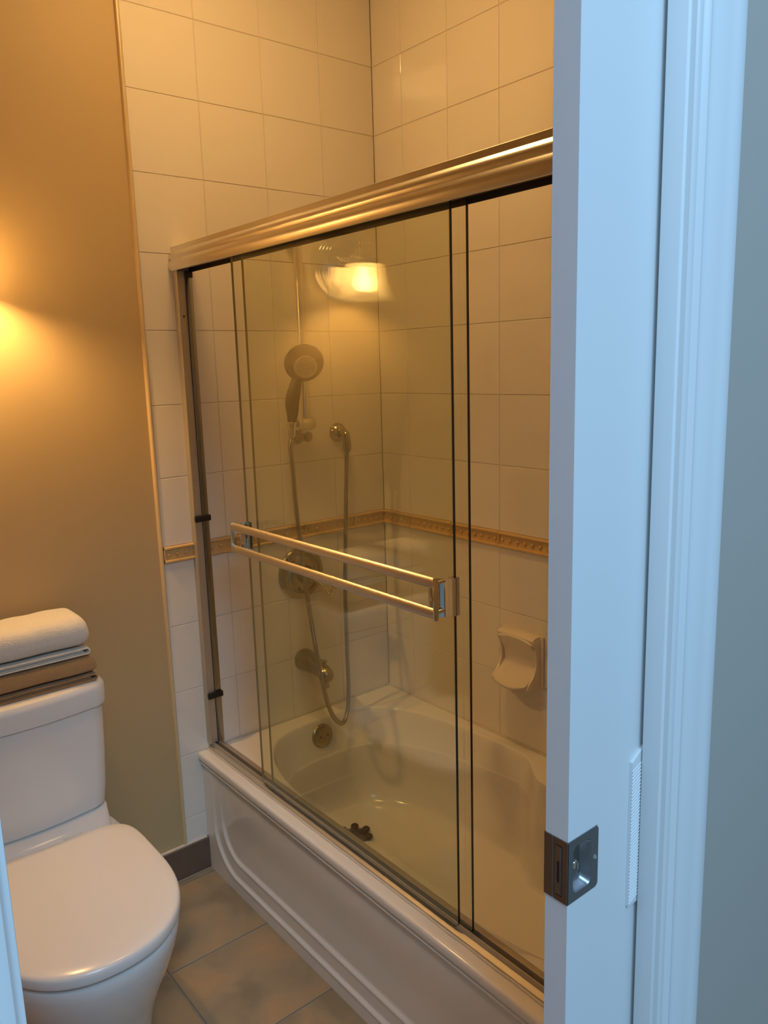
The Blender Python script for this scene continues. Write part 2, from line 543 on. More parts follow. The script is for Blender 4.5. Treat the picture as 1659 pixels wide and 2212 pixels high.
# latch: edge plate, face plates with recessed cup, lock post, screw
lt = mk('latch_case', MB().box(DX + 0.0005, LX1 - 0.0005, DF + 0.0125, DB - 0.001, LZ0 + 0.0005, LZ1 - 0.0005), M_NICKEL, door, smooth=False)
ep = MB()
ex0, ex1 = DX - 0.0016, DX + 0.0005
ep.box(ex0, ex1, DF - 0.0012, -1.5555, LZ0, LZ1)
ep.box(ex0, ex1, -1.5545, DB + 0.001, LZ0, LZ1)
ep.box(ex0 + 0.0012, ex1 + 0.003, DF, DB, LZ0, LZ1)
epo = mk('edge_plate', ep, M_NICKEL, lt, bevel=0.0004, seg=1)
mk('edge_pull', MB().box(ex0 - 0.0009, ex1, -1.5668, -1.5590, 0.900, 0.961), M_NICKEL, lt, bevel=0.0005)
mk('edge_slot', MB().box(ex0 - 0.0012, ex1, -1.5645, -1.5618, 0.915, 0.943), M_BLACK, lt, smooth=False)
mk('edge_groove', MB().box(ex0 - 0.0003, ex1, -1.5680, -1.5676, 0.897, 0.962).box(ex0 - 0.0003, ex1, -1.5680, -1.5585, 0.9625, 0.9632).box(ex0 - 0.0003, ex1, -1.5680, -1.5585, 0.8970, 0.8976), M_BLACK, lt, smooth=False)
def rrect(x0, x1, z0, z1, r, n=6, corners=(1, 1, 1, 1)):
    pts = []
    for (cx, cz, a0, k) in ((x1 - r, z1 - r, 0, 0), (x0 + r, z1 - r, 90, 1), (x0 + r, z0 + r, 180, 2), (x1 - r, z0 + r, 270, 3)):
        for i in range(n + 1):
            a = math.radians(a0 + 90 * i / n)
            if corners[k]:
                pts.append((cx + r * math.cos(a), cz + r * math.sin(a)))
            else:
                pts.append((cx + r * (1 if k in (0, 3) else -1), cz + r * (1 if k in (0, 1) else -1)))
    return pts
for side, yy, sg in (('front', DF, -1), ('rear', DB, 1)):
    outer = rrect(DX - 0.0012, LX1 + 0.001, LZ0, LZ1, 0.006, corners=(1, 0, 0, 1))
    hole = rrect(DX + 0.009, LX1 - 0.013, LZ0 + 0.010, LZ1 - 0.010, 0.0085)
    h2 = rrect(DX + 0.0105, LX1 - 0.0145, LZ0 + 0.0115, LZ1 - 0.0115, 0.008)
    h3 = rrect(DX + 0.013, LX1 - 0.0175, LZ0 + 0.0145, LZ1 - 0.0145, 0.007)
    mb = MB()
    r0 = [(x, yy, z) for x, z in outer]
    r1 = [(x, yy + sg * 0.0012, z) for x, z in outer]
    rr = [(x, yy + sg * 0.0012, z) for x, z in hole]
    r3 = [(x, yy - sg * 0.0020, z) for x, z in h2]
    r4 = [(x, yy - sg * 0.0095, z) for x, z in h3]
    r5 = [(x * 0.92 + (DX + LX1 - 0.0045) / 2 * 0.08, yy - sg * 0.0112, z * 0.92 + (LZ0 + LZ1) / 2 * 0.08) for x, z in h3]
    mb.loft([r0, r1, rr, r3, r4, r5], False, True)
    fp = mk('face_plate', mb, M_NICKEL, lt, angle=0.9)
    if side == 'front':
        cx_, cz_ = DX + 0.0205, 0.9315
        mk('lock_post', MB().lathe((cx_, yy + 0.0112, cz_), (0, -1, 0), [(0.0058, 0), (0.0058, 0.006), (0.0050, 0.0072), (0.0, 0.0074)], 20).box(cx_ - 0.0012, cx_ + 0.0012, yy + 0.0005, yy + 0.006, cz_ - 0.0045, cz_ + 0.0045), M_CHROME, lt)
        mk('screw', MB().lathe((LX1 - 0.0055, yy - 0.0010, 0.931), (0, -1, 0), [(0.0032, 0), (0.0028, 0.0010), (0.0012, 0.0012), (0.0, 0.0004)], 14), M_CHROME, lt)

# ribbed white strip between the door and the jamb
rb = MB()
zc, zt = 0.829, 1.034
rx0, rx1 = XJ - 0.017, XJ + 0.008
ry0, ry1 = DF - 0.0046, DF - 0.0002
rb.add([(rx0, ry0, zc + 0.0), (rx1, ry0, zc + 0.0), (rx1, ry1, zc), (rx0, ry1, zc), (rx0, ry0, zt - 0.004), (rx1, ry0, zt + 0.012), (rx1, ry1, zt + 0.012), (rx0, ry1, zt - 0.004)],
       [(0, 3, 2, 1), (4, 5, 6, 7), (0, 1, 5, 4), (1, 2, 6, 5), (2, 3, 7, 6), (3, 0, 4, 7)])
nr = 40
for k in range(nr):
    z = zc + 0.004 + (zt - zc - 0.02) * k / (nr - 1)
    rb.tube([(rx0 - 0.0003, ry0, z), (rx1, ry0, z + 0.009)], 0.0011, 6)
rs = mk('ribbed_strip', rb, M_TRIM, org=(rx0, ry0, zc))
rs['label'] = 'short white ribbed strip wedged between the pocket door and its jamb'
rs['category'] = 'strip'

# jambs
tj = MB().box(XJ, XJ + 0.018, YF - 0.001, -1.5812, 0, 2.07).box(XJ, XJ + 0.018, -1.5358, YN + 0.001, 0, 2.07)
struct(mk('trim_2', tj, M_TRIM, bevel=0.0012))
struct(mk('trim_3', MB().box(XJL - 0.018, XJL, YF - 0.001, YN + 0.001, 0, 2.07).box(XJL, XJ, YF - 0.001, YN + 0.001, 2.052, 2.07), M_TRIM, bevel=0.0012))
# casing profile: (distance from inner edge, thickness)
CP = [(0.0, 0.0), (0.0, 0.0075), (0.0015, 0.0095), (0.0045, 0.0102), (0.0085, 0.0092), (0.0105, 0.0070), (0.0125, 0.0070), (0.0140, 0.0095), (0.0175, 0.0118), (0.0215, 0.0112),
      (0.0240, 0.0090), (0.0262, 0.0088), (0.0300, 0.0105), (0.0370, 0.0132), (0.0460, 0.0152), (0.0555, 0.0160), (0.0575, 0.0172), (0.0640, 0.0180), (0.0720, 0.0178), (0.0745, 0.0165), (0.0755, 0.0140), (0.0755, 0.0)]
CP = [(a * 1.165, b) for a, b in CP]
struct(mk('trim_4', MB().extrude(CP, lambda p, t: (XJ + 0.006 + p[0], YF - p[1], t), 0.0, 2.14), M_TRIM, angle=0.45))
struct(mk('trim_5', MB().extrude(CP, lambda p, t: (XJL - 0.006 - p[0], YF - p[1], t), 0.0, 2.14), M_TRIM, angle=0.45))
struct(mk('trim_6', MB().extrude(CP, lambda p, t: (t, YF - p[1], 2.058 + p[0]), XJL - 0.094, XJ + 0.094), M_TRIM, angle=0.45))

# ------------------------------------------------------------------ bathtub
AX = -0.748
DZ = 0.388
tub = thing('bathtub', 'built-in cream bathtub with a moulded apron behind the sliding glass doors', 'bathtub', (-0.374, -0.75, 0.0))
def basin_rings():
    N = 168
    cx, cy = -0.353, -0.755
    X0, X1, Y0, Y1 = AX + 0.006, -0.0005, YN + 0.0005, -0.0005
    dirs = [2 * math.pi * i / N for i in range(N)]
    def sup(a, b, n, ang):
        c, s_ = math.cos(ang), math.sin(ang)
        k = (abs(c / a) ** n + abs(s_ / b) ** n) ** (-1 / n)
        return k * c, k * s_
    O, F, R, back = [], [], [], []
    for ang in dirs:
        x, y = sup(0.312, 0.695, 3.3, ang)
        px, py = cx + x, cy + y
        # arm rest: the back rim widens past the middle
        if px > cx:
            t = min(max((-0.66 - py) / 0.16, 0), 1)
            t = t * t * (3 - 2 * t)
            lim = -0.041 - 0.088 * t
            px = min(px, lim)
        O.append(Vector((px, py)))
        x, y = sup(0.205, 0.52, 2.7, ang)
        F.append(Vector((cx + x, cy + 0.015 + y)))
        d = Vector((math.cos(ang), math.sin(ang)))
        ks = []
        if d.x > 1e-9: ks.append((X1 - cx) / d.x)
        if d.x < -1e-9: ks.append((X0 - cx) / d.x)
        if d.y > 1e-9: ks.append((Y1 - cy) / d.y)
        if d.y < -1e-9: ks.append((Y0 - cy) / d.y)
        k = min(ks)
        R.append(Vector((cx, cy)) + d * k)
        back.append(max(0, math.cos(ang)) ** 1.5)
    for c in ((X0, Y0), (X0, Y1), (X1, Y0), (X1, Y1)):
        i = min(range(N), key=lambda q: (R[q] - Vector(c)).length)
        R[i] = Vector(c)
    prof = [(-0.16, DZ + 0.0005), (-0.05, DZ + 0.0005), (0.0, DZ - 0.0015), (0.030, DZ - 0.010), (0.060, DZ - 0.032), (0.12, DZ - 0.082), (0.185, DZ - 0.116), (0.215, DZ - 0.125), (0.232, DZ - 0.142), (0.246, DZ - 0.180),
            (0.275, DZ - 0.235), (0.33, DZ - 0.272), (0.42, DZ - 0.298), (0.60, DZ - 0.314), (0.85, DZ - 0.322), (1.0, DZ - 0.325)]
    P = catmull([(w, z, 0) for w, z in prof], 4)
    rings = [[(r.x, r.y, DZ) for r in R]]
    for p in P:
        w, z = p.x, p.y
        ring = []
        for i in range(N):
            q = O[i].lerp(F[i], w)
            if w < 0:
                q = O[i].lerp(R[i], min(0.5, -w * 2.2))
            zz = z
            if 0.03 < w < 0.45:
                zz += 0.045 * back[i] * math.sin(math.pi * (w - 0.03) / 0.42)
            ring.append((q.x, q.y, zz))
        rings.append(ring)
    for k in (0.7, 0.4, 0.1):
        rings.append([(cx + (f.x - cx) * k, cy + (f.y - cy) * k + 0.02 * (1 - k), DZ - 0.3255 - 0.002 * (1 - k)) for f in F])
    return rings
mk('basin', MB().loft(basin_rings(), False, True), M_ENAMEL, tub, angle=1.2)

def apron():
    """front skirt: rolled lip on top, then a panel with two moulded ridges following a rounded rectangle"""
    y0, y1, z0, z1 = YN, -0.0005, 0.0, 0.350
    ysx = [y1 - (y1 - y0) * i / 300 for i in range(301)]
    zsx = [z0 + (z1 - z0) * i / 90 for i in range(91)]
    def sd(y, z, iy0, iy1, iz0, iz1, r):
        cy, cz = (iy0 + iy1) / 2, (iz0 + iz1) / 2
        qx, qz = abs(y - cy) - (iy1 - iy0) / 2 + r, abs(z - cz) - (iz1 - iz0) / 2 + r
        return math.hypot(max(qx, 0), max(qz, 0)) + min(max(qx, qz), 0) - r
    def sm(a, b, x):
        t = min(max((x - a) / (b - a), 0), 1)
        return t * t * (3 - 2 * t)
    v, f = [], []
    for z in zsx:
        for y in ysx:
            d1 = -sd(y, z, YN + 0.055, -0.052, 0.046, 0.90, 0.13)   # inside positive
            d2 = -sd(y, z, YN + 0.096, -0.094, 0.098, 0.90, 0.10)
            dep = 0.0
            fade = 1.0 - 0.75 * sm(0.17, 0.30, z)
            dep += 0.0060 * sm(-0.004, 0.006, d1) * fade
            dep -= 0.0030 * math.exp(-((d1 + 0.003) / 0.0042) ** 2) * fade
            dep += 0.0055 * sm(-0.004, 0.010, d2) * fade
            dep -= 0.0030 * math.exp(-((d2 + 0.003) / 0.0042) ** 2) * fade
            v.append((AX + 0.004 + dep, y, z))
    n = len(ysx)
    for i in range(len(zsx) - 1):
        for j in range(n - 1):
            f.append((i * n + j, i * n + j + 1, (i + 1) * n + j + 1, (i + 1) * n + j))
    mb = MB().add(v, f)
    return mb
mk('apron', apron(), M_ENAMEL, tub, angle=1.3)
LP = AX - 0.0085
lip = [(AX + 0.006, 0.346), (AX + 0.0010, 0.3475), (AX - 0.0035, 0.3510), (AX - 0.0045, 0.3540), (AX - 0.0035, 0.3570), (AX - 0.0005, 0.3590), (AX + 0.0005, 0.3615), (LP + 0.0040, 0.3640), (LP + 0.0008, 0.3665), (LP, 0.3695), (LP, 0.3800),
       (LP + 0.0010, 0.3840), (LP + 0.0032, 0.3868), (LP + 0.0065, DZ), (AX + 0.0080, DZ), (AX + 0.0120, 0.346)]
mk('rim_lip', MB().extrude(lip, lambda p, t: (p[0], t, p[1]), YN + 0.0005, -0.0005), M_ENAMEL, tub, angle=0.9)
# back-corner bead of sealant and the overflow
mk('sealant', MB().tube([(AX + 0.02, -0.002, DZ + 0.002), (-0.002, -0.002, DZ + 0.002), (-0.002, YN + 0.01, DZ + 0.002)], 0.0035, 8), M_CAULK, tub)
OV = Vector((-0.351, -0.0735, 0.3325))
on = Vector((0.0, -1.0, 0.20)).normalized()
ov = mk('overflow_plate', MB().lathe(OV - on * 0.004, on, [(0.040, 0), (0.040, 0.006), (0.038, 0.009), (0.030, 0.0120), (0.014, 0.0138), (0.0, 0.0142)], 36), M_BRUSHED, tub, angle=0.9)
for dx in (-0.012, 0.016):
    c = OV + Vector((dx, 0, 0)) + on * 0.0085
    mk('screw', MB().lathe(c, on, [(0.0040, 0), (0.0036, 0.0022), (0.0, 0.0026)], 12), M_GREYPL, ov)
# drain on the tub floor
dr = thing('drain_strainer', 'dark brown lobed strainer over the drain on the tub floor', 'strainer', (-0.372, -0.262, DZ - 0.3235))
mb = MB()
nl = 72
def lob(r, z, amp): return [(-0.372 + (r + amp * math.cos(7 * 2 * math.pi * j / nl)) * math.cos(2 * math.pi * j / nl), -0.262 + (r + amp * math.cos(7 * 2 * math.pi * j / nl)) * math.sin(2 * math.pi * j / nl), DZ - 0.3235 + z) for j in range(nl)]
mb.loft([lob(0.047, 0.0, 0.007), lob(0.047, 0.006, 0.007), lob(0.042, 0.010, 0.006), lob(0.022, 0.014, 0.001), lob(0.012, 0.020, 0), lob(0.010, 0.028, 0), lob(0.002, 0.030, 0)], True, True)
mk('strainer_body', mb, M_DRAIN, dr)
for k in range(7):
    a = 2 * math.pi * k / 7
    mk('lobe_knob', MB().lathe((-0.372 + 0.047 * math.cos(a), -0.262 + 0.047 * math.sin(a), DZ - 0.3165), (0, 0, 1), [(0.013, 0), (0.012, 0.005), (0.007, 0.009), (0.0, 0.010)], 12), M_DRAIN, dr)

# ------------------------------------------------------------------ shower door frame
XO, XI = -0.715, -0.702
frame = thing('shower_door_frame', 'satin silver frame on the tub with curved header and side channels', 'door frame', (-0.70, -0.75, DZ))
hp = [(-0.668, 1.800), (-0.668, 1.8560), (-0.671, 1.8605), (-0.7225, 1.8605), (-0.7232, 1.8598), (-0.7232, 1.8480), (-0.7250, 1.8455), (-0.7285, 1.8425), (-0.7308, 1.8375), (-0.7312, 1.8325),
      (-0.7300, 1.8285), (-0.7290, 1.8265), (-0.7305, 1.8235), (-0.7335, 1.8180), (-0.7345, 1.8120), (-0.7338, 1.8060), (-0.7315, 1.8005), (-0.7290, 1.7965), (-0.7262, 1.7955), (-0.7250, 1.7970), (-0.7250, 1.8100), (-0.6720, 1.8100), (-0.6720, 1.8000)]
mk('header_rail', MB().extrude(hp, lambda p, t: (p[0], t, p[1]), YN + 0.001, -0.0005), M_ALU, frame, angle=0.5)
mk('header_recess', MB().box(-0.7245, -0.6725, YN + 0.002, -0.001, 1.8085, 1.8098).box(-0.7098, -0.7072, YN + 0.002, -0.001, 1.7990, 1.8090).box(-0.6745, -0.6725, YN + 0.002, -0.001, 1.7960, 1.8090), M_TRACKIN, frame, smooth=False)
# side channel on the plumbing wall: base, outer fin, inner fin with painted dark reflection
cp = [(-0.7230, 0.0), (-0.7230, -0.0225), (-0.7218, -0.0245), (-0.7200, -0.0248), (-0.7185, -0.0232), (-0.7180, -0.0205), (-0.6975, -0.0205), (-0.6970, 0.0)]
sj = mk('side_channel', MB().extrude(cp, lambda p, t: (p[0], p[1], t), 0.412, 1.797), M_CHAN, frame, angle=0.6)
mk('inner_fin', MB().box(-0.6965, -0.6775, -0.0255, 0.0, 0.412, 1.797), M_DARKFIN, frame, bevel=0.0015)
mk('inner_base', MB().box(-0.6770, -0.6680, -0.0060, 0.0, 0.412, 1.797), M_ALU, frame, bevel=0.0015)
mk('fin_cap', MB().box(-0.6975, -0.6765, -0.0275, 0.0, 1.780, 1.7972), M_BLACK, frame, bevel=0.001)
mk('screw_hole', MB().lathe((-0.7075, -0.0203, 1.676), (0, -1, 0), [(0.0034, 0), (0.0028, 0.0012), (0.0, 0.0014)], 12), M_RUST, frame)
for z in (1.108, 0.5655):
    mk('bumper', MB().box(-0.7225, -0.6740, -0.0325, -0.0200, z - 0.0085, z + 0.0085), M_BLACK, frame, bevel=0.0018)
cp2 = [(-0.7230, YN + 0.001), (-0.7230, YN + 0.0245), (-0.6720, YN + 0.0245), (-0.6720, YN + 0.001)]
mk('side_channel', MB().extrude(cp2, lambda p, t: (p[0], p[1], t), 0.412, 1.797), M_ALU, frame, bevel=0.001)
# bottom track
tp = [(-0.7225, DZ), (-0.7225, DZ + 0.0045), (-0.7210, DZ + 0.0065), (-0.7112, DZ + 0.0112), (-0.7102, DZ + 0.0230), (-0.7076, DZ + 0.0230), (-0.7068, DZ + 0.0095), (-0.6968, DZ + 0.0095), (-0.6962, DZ + 0.0240), (-0.6935, DZ + 0.0240),
      (-0.6925, DZ + 0.0100), (-0.6680, DZ + 0.0080), (-0.6640, DZ + 0.0040), (-0.6640, DZ)]
mk('bottom_track', MB().extrude(tp, lambda p, t: (p[0], t, p[1]), YN + 0.001, -0.0005), M_CHAN, frame, angle=0.4)
mk('track_seal', MB().box(-0.7064, -0.6972, YN + 0.002, -0.002, DZ + 0.0090, DZ + 0.0108), M_TRACKIN, frame, smooth=False)
mk('sealant_bead', MB().tube([(-0.7237, -0.003, DZ + 0.0015)] + [(-0.7237 - 0.0012 * math.sin(i * 2.1) * (0.4 + 0.6 * (i > 22)), -0.003 - i * 0.0425, DZ + 0.0015 + 0.0004 * math.cos(i * 3.3)) for i in range(1, 36)], 0.0032, 8), M_CAULK, frame)

# ------------------------------------------------------------------ sliding glass doors
def glass_panel(root, x, y0, y1, z0, z1, th=0.006, r=0.016):
    poly = rrect(y0, y1, z0, z1, r, 6)
    mb = MB().extrude(poly, lambda p, t: (t, p[0], p[1]), x - th / 2, x + th / 2)
    g = mk('glass_pane', mb, [M_GLASS, M_DARKGL, M_LITGL], root, smooth=False)
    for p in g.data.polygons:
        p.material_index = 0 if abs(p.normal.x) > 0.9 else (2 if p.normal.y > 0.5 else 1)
    # far edges painted paler for the light seen through the pane
    return g
outer = thing('sliding_glass_door', 'outer sliding glass door carrying the double towel bar', 'glass door', (XO, -0.70, DZ + 0.014), 'sliding glass doors of the tub')
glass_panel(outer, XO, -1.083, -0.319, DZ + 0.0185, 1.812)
inner = thing('sliding_glass_door', 'plain inner sliding glass door without a bar, behind the outer one', 'glass door', (XI, -0.70, DZ + 0.010), 'sliding glass doors of the tub')
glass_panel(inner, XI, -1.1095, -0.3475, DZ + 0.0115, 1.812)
for yy in (-0.42, -0.98):
    mk('hanger', MB().box(XO - 0.006, XO + 0.006, yy - 0.03, yy + 0.03, 1.8105, 1.8250), M_ALU, outer, bevel=0.001)
    mk('hanger', MB().box(XI - 0.006, XI + 0.006, yy - 0.03, yy + 0.03, 1.8105, 1.8250), M_ALU, inner, bevel=0.001)

# towel bar on the outer door: two rails, two end straps, pins and edge clamps
BX = XO - 0.050
tb = mk('towel_bar', MB().box(BX - 0.002, BX + 0.002, -1.083, -0.334, 1.1455, 1.1455 + 0.0005), M_CHROME, outer)
rp = [(-0.0030, -0.0100), (-0.0052, -0.0070), (-0.0058, -0.0020), (-0.0050, 0.0030), (-0.0040, 0.0070), (-0.0015, 0.0098), (0.0015, 0.0100), (0.0022, 0.0080), (0.0022, -0.0085), (0.0010, -0.0102)]
for zc_ in (1.1380, 1.0800):
    mk('rail', MB().extrude(rp, lambda p, t: (BX + p[0], t, zc_ + p[1]), -1.0835, -0.3335), M_BAR, tb, angle=0.5)
for ye, sg in ((-1.0835, -1), (-0.3335, 1)):
    mk('end_strap', MB().box(BX - 0.0065, BX + 0.0030, ye - 0.0000, ye + sg * 0.0060, 1.0680, 1.1490), M_CHROME, tb, bevel=0.0012)
    for zc_ in (1.1370, 1.0810):
        mk('pin', MB().cyl((BX + 0.001, ye - sg * 0.002, zc_), (BX + 0.026, ye - sg * 0.004, zc_), 0.0036, 12), M_CHROME, tb)
    # clamp: curved plate from the pins to the edge of the glass, hooked round it
    ge = -1.083 if sg < 0 else -0.319
    cpts = [Vector((BX + 0.018, ge - sg * 0.036, 0)), Vector((BX + 0.0155, ge - sg * 0.026, 0)), Vector((BX + 0.0180, ge - sg * 0.016, 0)), Vector((BX + 0.0260, ge - sg * 0.007, 0)), Vector((BX + 0.0360, ge - sg * 0.0005, 0)), Vector((XO - 0.0052, ge + sg * 0.0042, 0)), Vector((XO + 0.0060, ge + sg * 0.0042, 0))]
    cc = catmull(cpts, 6)
    lft, rgt = [], []
    for i, p in enumerate(cc):
        t = (cc[min(i + 1, len(cc) - 1)] - cc[max(i - 1, 0)]).normalized()
        nn = Vector((-t.y, t.x, 0))
        lft.append(p + nn * 0.0016); rgt.append(p - nn * 0.0016)
    poly = [(p.x, p.y) for p in lft] + [(p.x, p.y) for p in reversed(rgt)]
    mk('edge_clamp', MB().extrude(poly, lambda p, t: (p[0], p[1], t), 1.0670, 1.1400), M_CHROME, tb, angle=0.7)
    mk('clamp_tongue', MB().box(XO - 0.0052, XO - 0.0032, ge - sg * 0.012, ge + sg * 0.004, 1.0670, 1.1400).box(XO + 0.0032, XO + 0.0060, ge - sg * 0.012, ge + sg * 0.004, 1.0670, 1.1400), M_CHROME, tb, bevel=0.0006)

# ------------------------------------------------------------------ shower fittings
bar = thing('shower_slide_bar', 'vertical metal slide bar on the plumbing wall holding the hand shower', 'shower bar', (-0.349, 0.0, 1.30))
BRX, BRY = -0.349, -0.058
mk('rod', MB().cyl((BRX, BRY, 1.300), (BRX, BRY, 1.930), 0.0118, 24), M_ALU, bar)
for z in (1.318, 1.912):
    mk('wall_bracket', MB().lathe((BRX, 0.0, z), (0, -1, 0), [(0.026, 0.0), (0.026, 0.006), (0.018, 0.012), (0.0150, 0.030), (0.0165, 0.062), (0.016, 0.070), (0.0, 0.074)], 28), M_BRUSHED, bar)
sl = mk('slider', MB().lathe((BRX + 0.030, BRY, 1.3580), (-1, 0, 0), [(0.0, 0), (0.016, 0.001), (0.019, 0.006), (0.019, 0.048), (0.0175, 0.050), (0.0175, 0.052), (0.019, 0.054), (0.019, 0.062), (0.015, 0.066), (0.0, 0.068)], 28), M_ALU, bar)
mk('cradle', MB().cyl((BRX - 0.036, BRY - 0.006, 1.3600), (BRX - 0.066, BRY - 0.022, 1.3660), 0.011, 16, 0.013), M_BRUSHED, sl)

hs = thing('hand_shower', 'round hand shower head with dark handle resting on the slide bar', 'hand shower', (-0.415, -0.08, 1.36))
h0 = Vector((-0.4170, -0.0820, 1.3540)); h3 = Vector((-0.4020, -0.1010, 1.5050))
hd = (h3 - h0).normalized()
path = catmull([h0, h0.lerp(h3, 0.25), h0.lerp(h3, 0.5) + Vector((-0.004, 0.004, 0)), h0.lerp(h3, 0.8), h3 + Vector((0.012, -0.002, 0.020))], 6)
rads = []
for i in range(len(path)):
    t = i / (len(path) - 1)
    rads.append(0.0105 + 0.0075 * math.sin(math.pi * min(1, t * 1.05)) + 0.004 * t)
mk('handle', MB().tube(path, rads, 20), M_SHOWERPL, hs)
gpath = [p + Vector((0.004, -0.0045, 0)) for p in path[5:21]]
mk('grip', MB().tube(gpath, [0.003 + 0.0135 * math.sin(math.pi * (i + 0.6) / (len(gpath) + 0.2)) ** 0.5 for i in range(len(gpath))], 16), M_GREYPL, hs)
mk('hose_nut', MB().lathe(h0 - Vector((0, 0, 0.030)), (0.04, -0.03, 1), [(0.010, 0), (0.0125, 0.003), (0.0125, 0.026), (0.0145, 0.032), (0.0145, 0.044), (0.011, 0.048)], 18), M_CHROME, hs)
HC = Vector((-0.3925, -0.1290, 1.5430))
hn = Vector((-0.38, -0.82, -0.42)).normalized()
head = mk('spray_head', MB().lathe(HC - hn * 0.022, hn, [(0.0, 0), (0.022, 0.001), (0.042, 0.007), (0.055, 0.017), (0.0590, 0.026), (0.0575, 0.031), (0.052, 0.0335), (0.043, 0.0340), (0.0, 0.0335)], 40), M_SHOWERPL, hs, angle=0.8)
mk('spray_face', MB().lathe(HC + hn * 0.0110 + Vector((0.004, 0, -0.008)), hn, [(0.035, 0), (0.035, 0.0030), (0.033, 0.0042), (0.026, 0.0036), (0.024, 0.0048), (0.010, 0.0052), (0.0, 0.0052)], 32), M_NOZZLE, head)
nz = MB()
for rr_, nn_ in ((0.008, 6), (0.0155, 11), (0.0225, 16)):
    a_ = hn.orthogonal().normalized(); b_ = hn.cross(a_)
    for k in range(nn_):
        a = 2 * math.pi * k / nn_
        nz.lathe(HC + hn * 0.0152 + Vector((0.004, 0, -0.008)) + (a_ * math.cos(a) + b_ * math.sin(a)) * rr_, hn, [(0.0014, 0), (0.0011, 0.0016)], 6)
nzo = mk('nozzles', nz, M_SHOWERPL, head)
nzo['kind'] = 'stuff'

# outlet elbow
oe = thing('hose_outlet', 'round wall outlet elbow where the shower hose is attached', 'wall outlet', (-0.189, 0.0, 1.318))
mk('flange', MB().lathe((-0.189, 0.0, 1.318), (0, -1, 0), [(0.0300, 0.0), (0.0300, 0.004), (0.0270, 0.012), (0.019, 0.019), (0.015, 0.022), (0.0, 0.023)], 32), M_BRUSHED, oe)
mk('elbow', MB().tube(catmull([(-0.189, -0.015, 1.318), (-0.189, -0.038, 1.317), (-0.189, -0.049, 1.308), (-0.189, -0.051, 1.288)], 5), 0.0125, 18), M_BRUSHED, oe)
mk('hose_nut', MB().lathe((-0.189, -0.051, 1.292), (0, 0, -1), [(0.0140, 0), (0.0140, 0.024), (0.0115, 0.034), (0.0085, 0.036)], 18), M_BRUSHED, oe)

# hose
hp_ = catmull([(-0.4178, -0.0828, 1.3260), (-0.4255, -0.0860, 1.290), (-0.4167, -0.078, 1.231), (-0.407, -0.072, 1.1004), (-0.4006, -0.078, 0.9833), (-0.4077, -0.105, 0.8711), (-0.4133, -0.135, 0.7597), (-0.4223, -0.175, 0.6526), (-0.4105, -0.185, 0.5466), (-0.3729, -0.165, 0.4514),
               (-0.3175, -0.14, 0.3885), (-0.2793, -0.12, 0.4065), (-0.2556, -0.10, 0.4742), (-0.2402, -0.080, 0.6101), (-0.2302, -0.068, 0.7966), (-0.2132, -0.060, 0.9953), (-0.2006, -0.055, 1.1463), (-0.1905, -0.0515, 1.2580)], 30)
hr = [0.0070 + 0.0006 * math.sin(i * 2.2) for i in range(len(hp_))]
hose = mk('shower_hose', MB().tube(hp_, hr, 10), M_BRUSHED, org=(-0.3175, -0.14, 0.3815), angle=1.2)
hose['label'] = 'long metal shower hose hanging in a loop from the hand shower'
hose['category'] = 'hose'

# mixer valve
vx, vz = -0.356, 0.876
va = thing('shower_valve', 'round metal mixer valve with lever, above the tub spout', 'valve', (vx, 0.0, vz))
mk('escutcheon', MB().lathe((vx, 0.0, vz), (0, -1, 0), [(0.0850, 0), (0.0850, 0.004), (0.0815, 0.009), (0.0720, 0.013), (0.0650, 0.0135), (0.0630, 0.0105), (0.0600, 0.0105), (0.0560, 0.015), (0.046, 0.019), (0.034, 0.022), (0.0, 0.023)], 56), M_BRUSHED, va, angle=0.5)
hub = mk('hub', MB().lathe((vx, -0.020, vz), (0, -1, 0), [(0.030, 0), (0.029, 0.010), (0.024, 0.026), (0.020, 0.046), (0.017, 0.052), (0.0, 0.054)], 32), M_BRUSHED, va)
mk('lever', MB().tube(catmull([(vx, -0.064, vz), (vx + 0.022, -0.068, vz - 0.018), (vx + 0.048, -0.070, vz - 0.042), (vx + 0.064, -0.070, vz - 0.058)], 5), [0.0125 - 0.003 * math.sin(math.pi * i / 15) + 0.002 * i / 15 for i in range(16)], 16), M_CHROME, hub)
mk('lever_knob', MB().lathe((vx + 0.058, -0.070, vz - 0.052), (0.70, 0, -0.72), [(0.0, -0.004), (0.013, 0.0), (0.0165, 0.009), (0.0165, 0.017), (0.012, 0.024), (0.0, 0.027)], 20), M_CHROME, hub)
mk('stop_tab', MB().box(vx - 0.058, vx - 0.030, -0.030, -0.012, vz + 0.050, vz + 0.068), M_BRUSHED, va, bevel=0.003)
mk('screw', MB().lathe((vx - 0.020, -0.0195, vz - 0.050), (0, -1, 0), [(0.0050, 0), (0.0045, 0.003), (0.0, 0.0034)], 14), M_GREYPL, va)

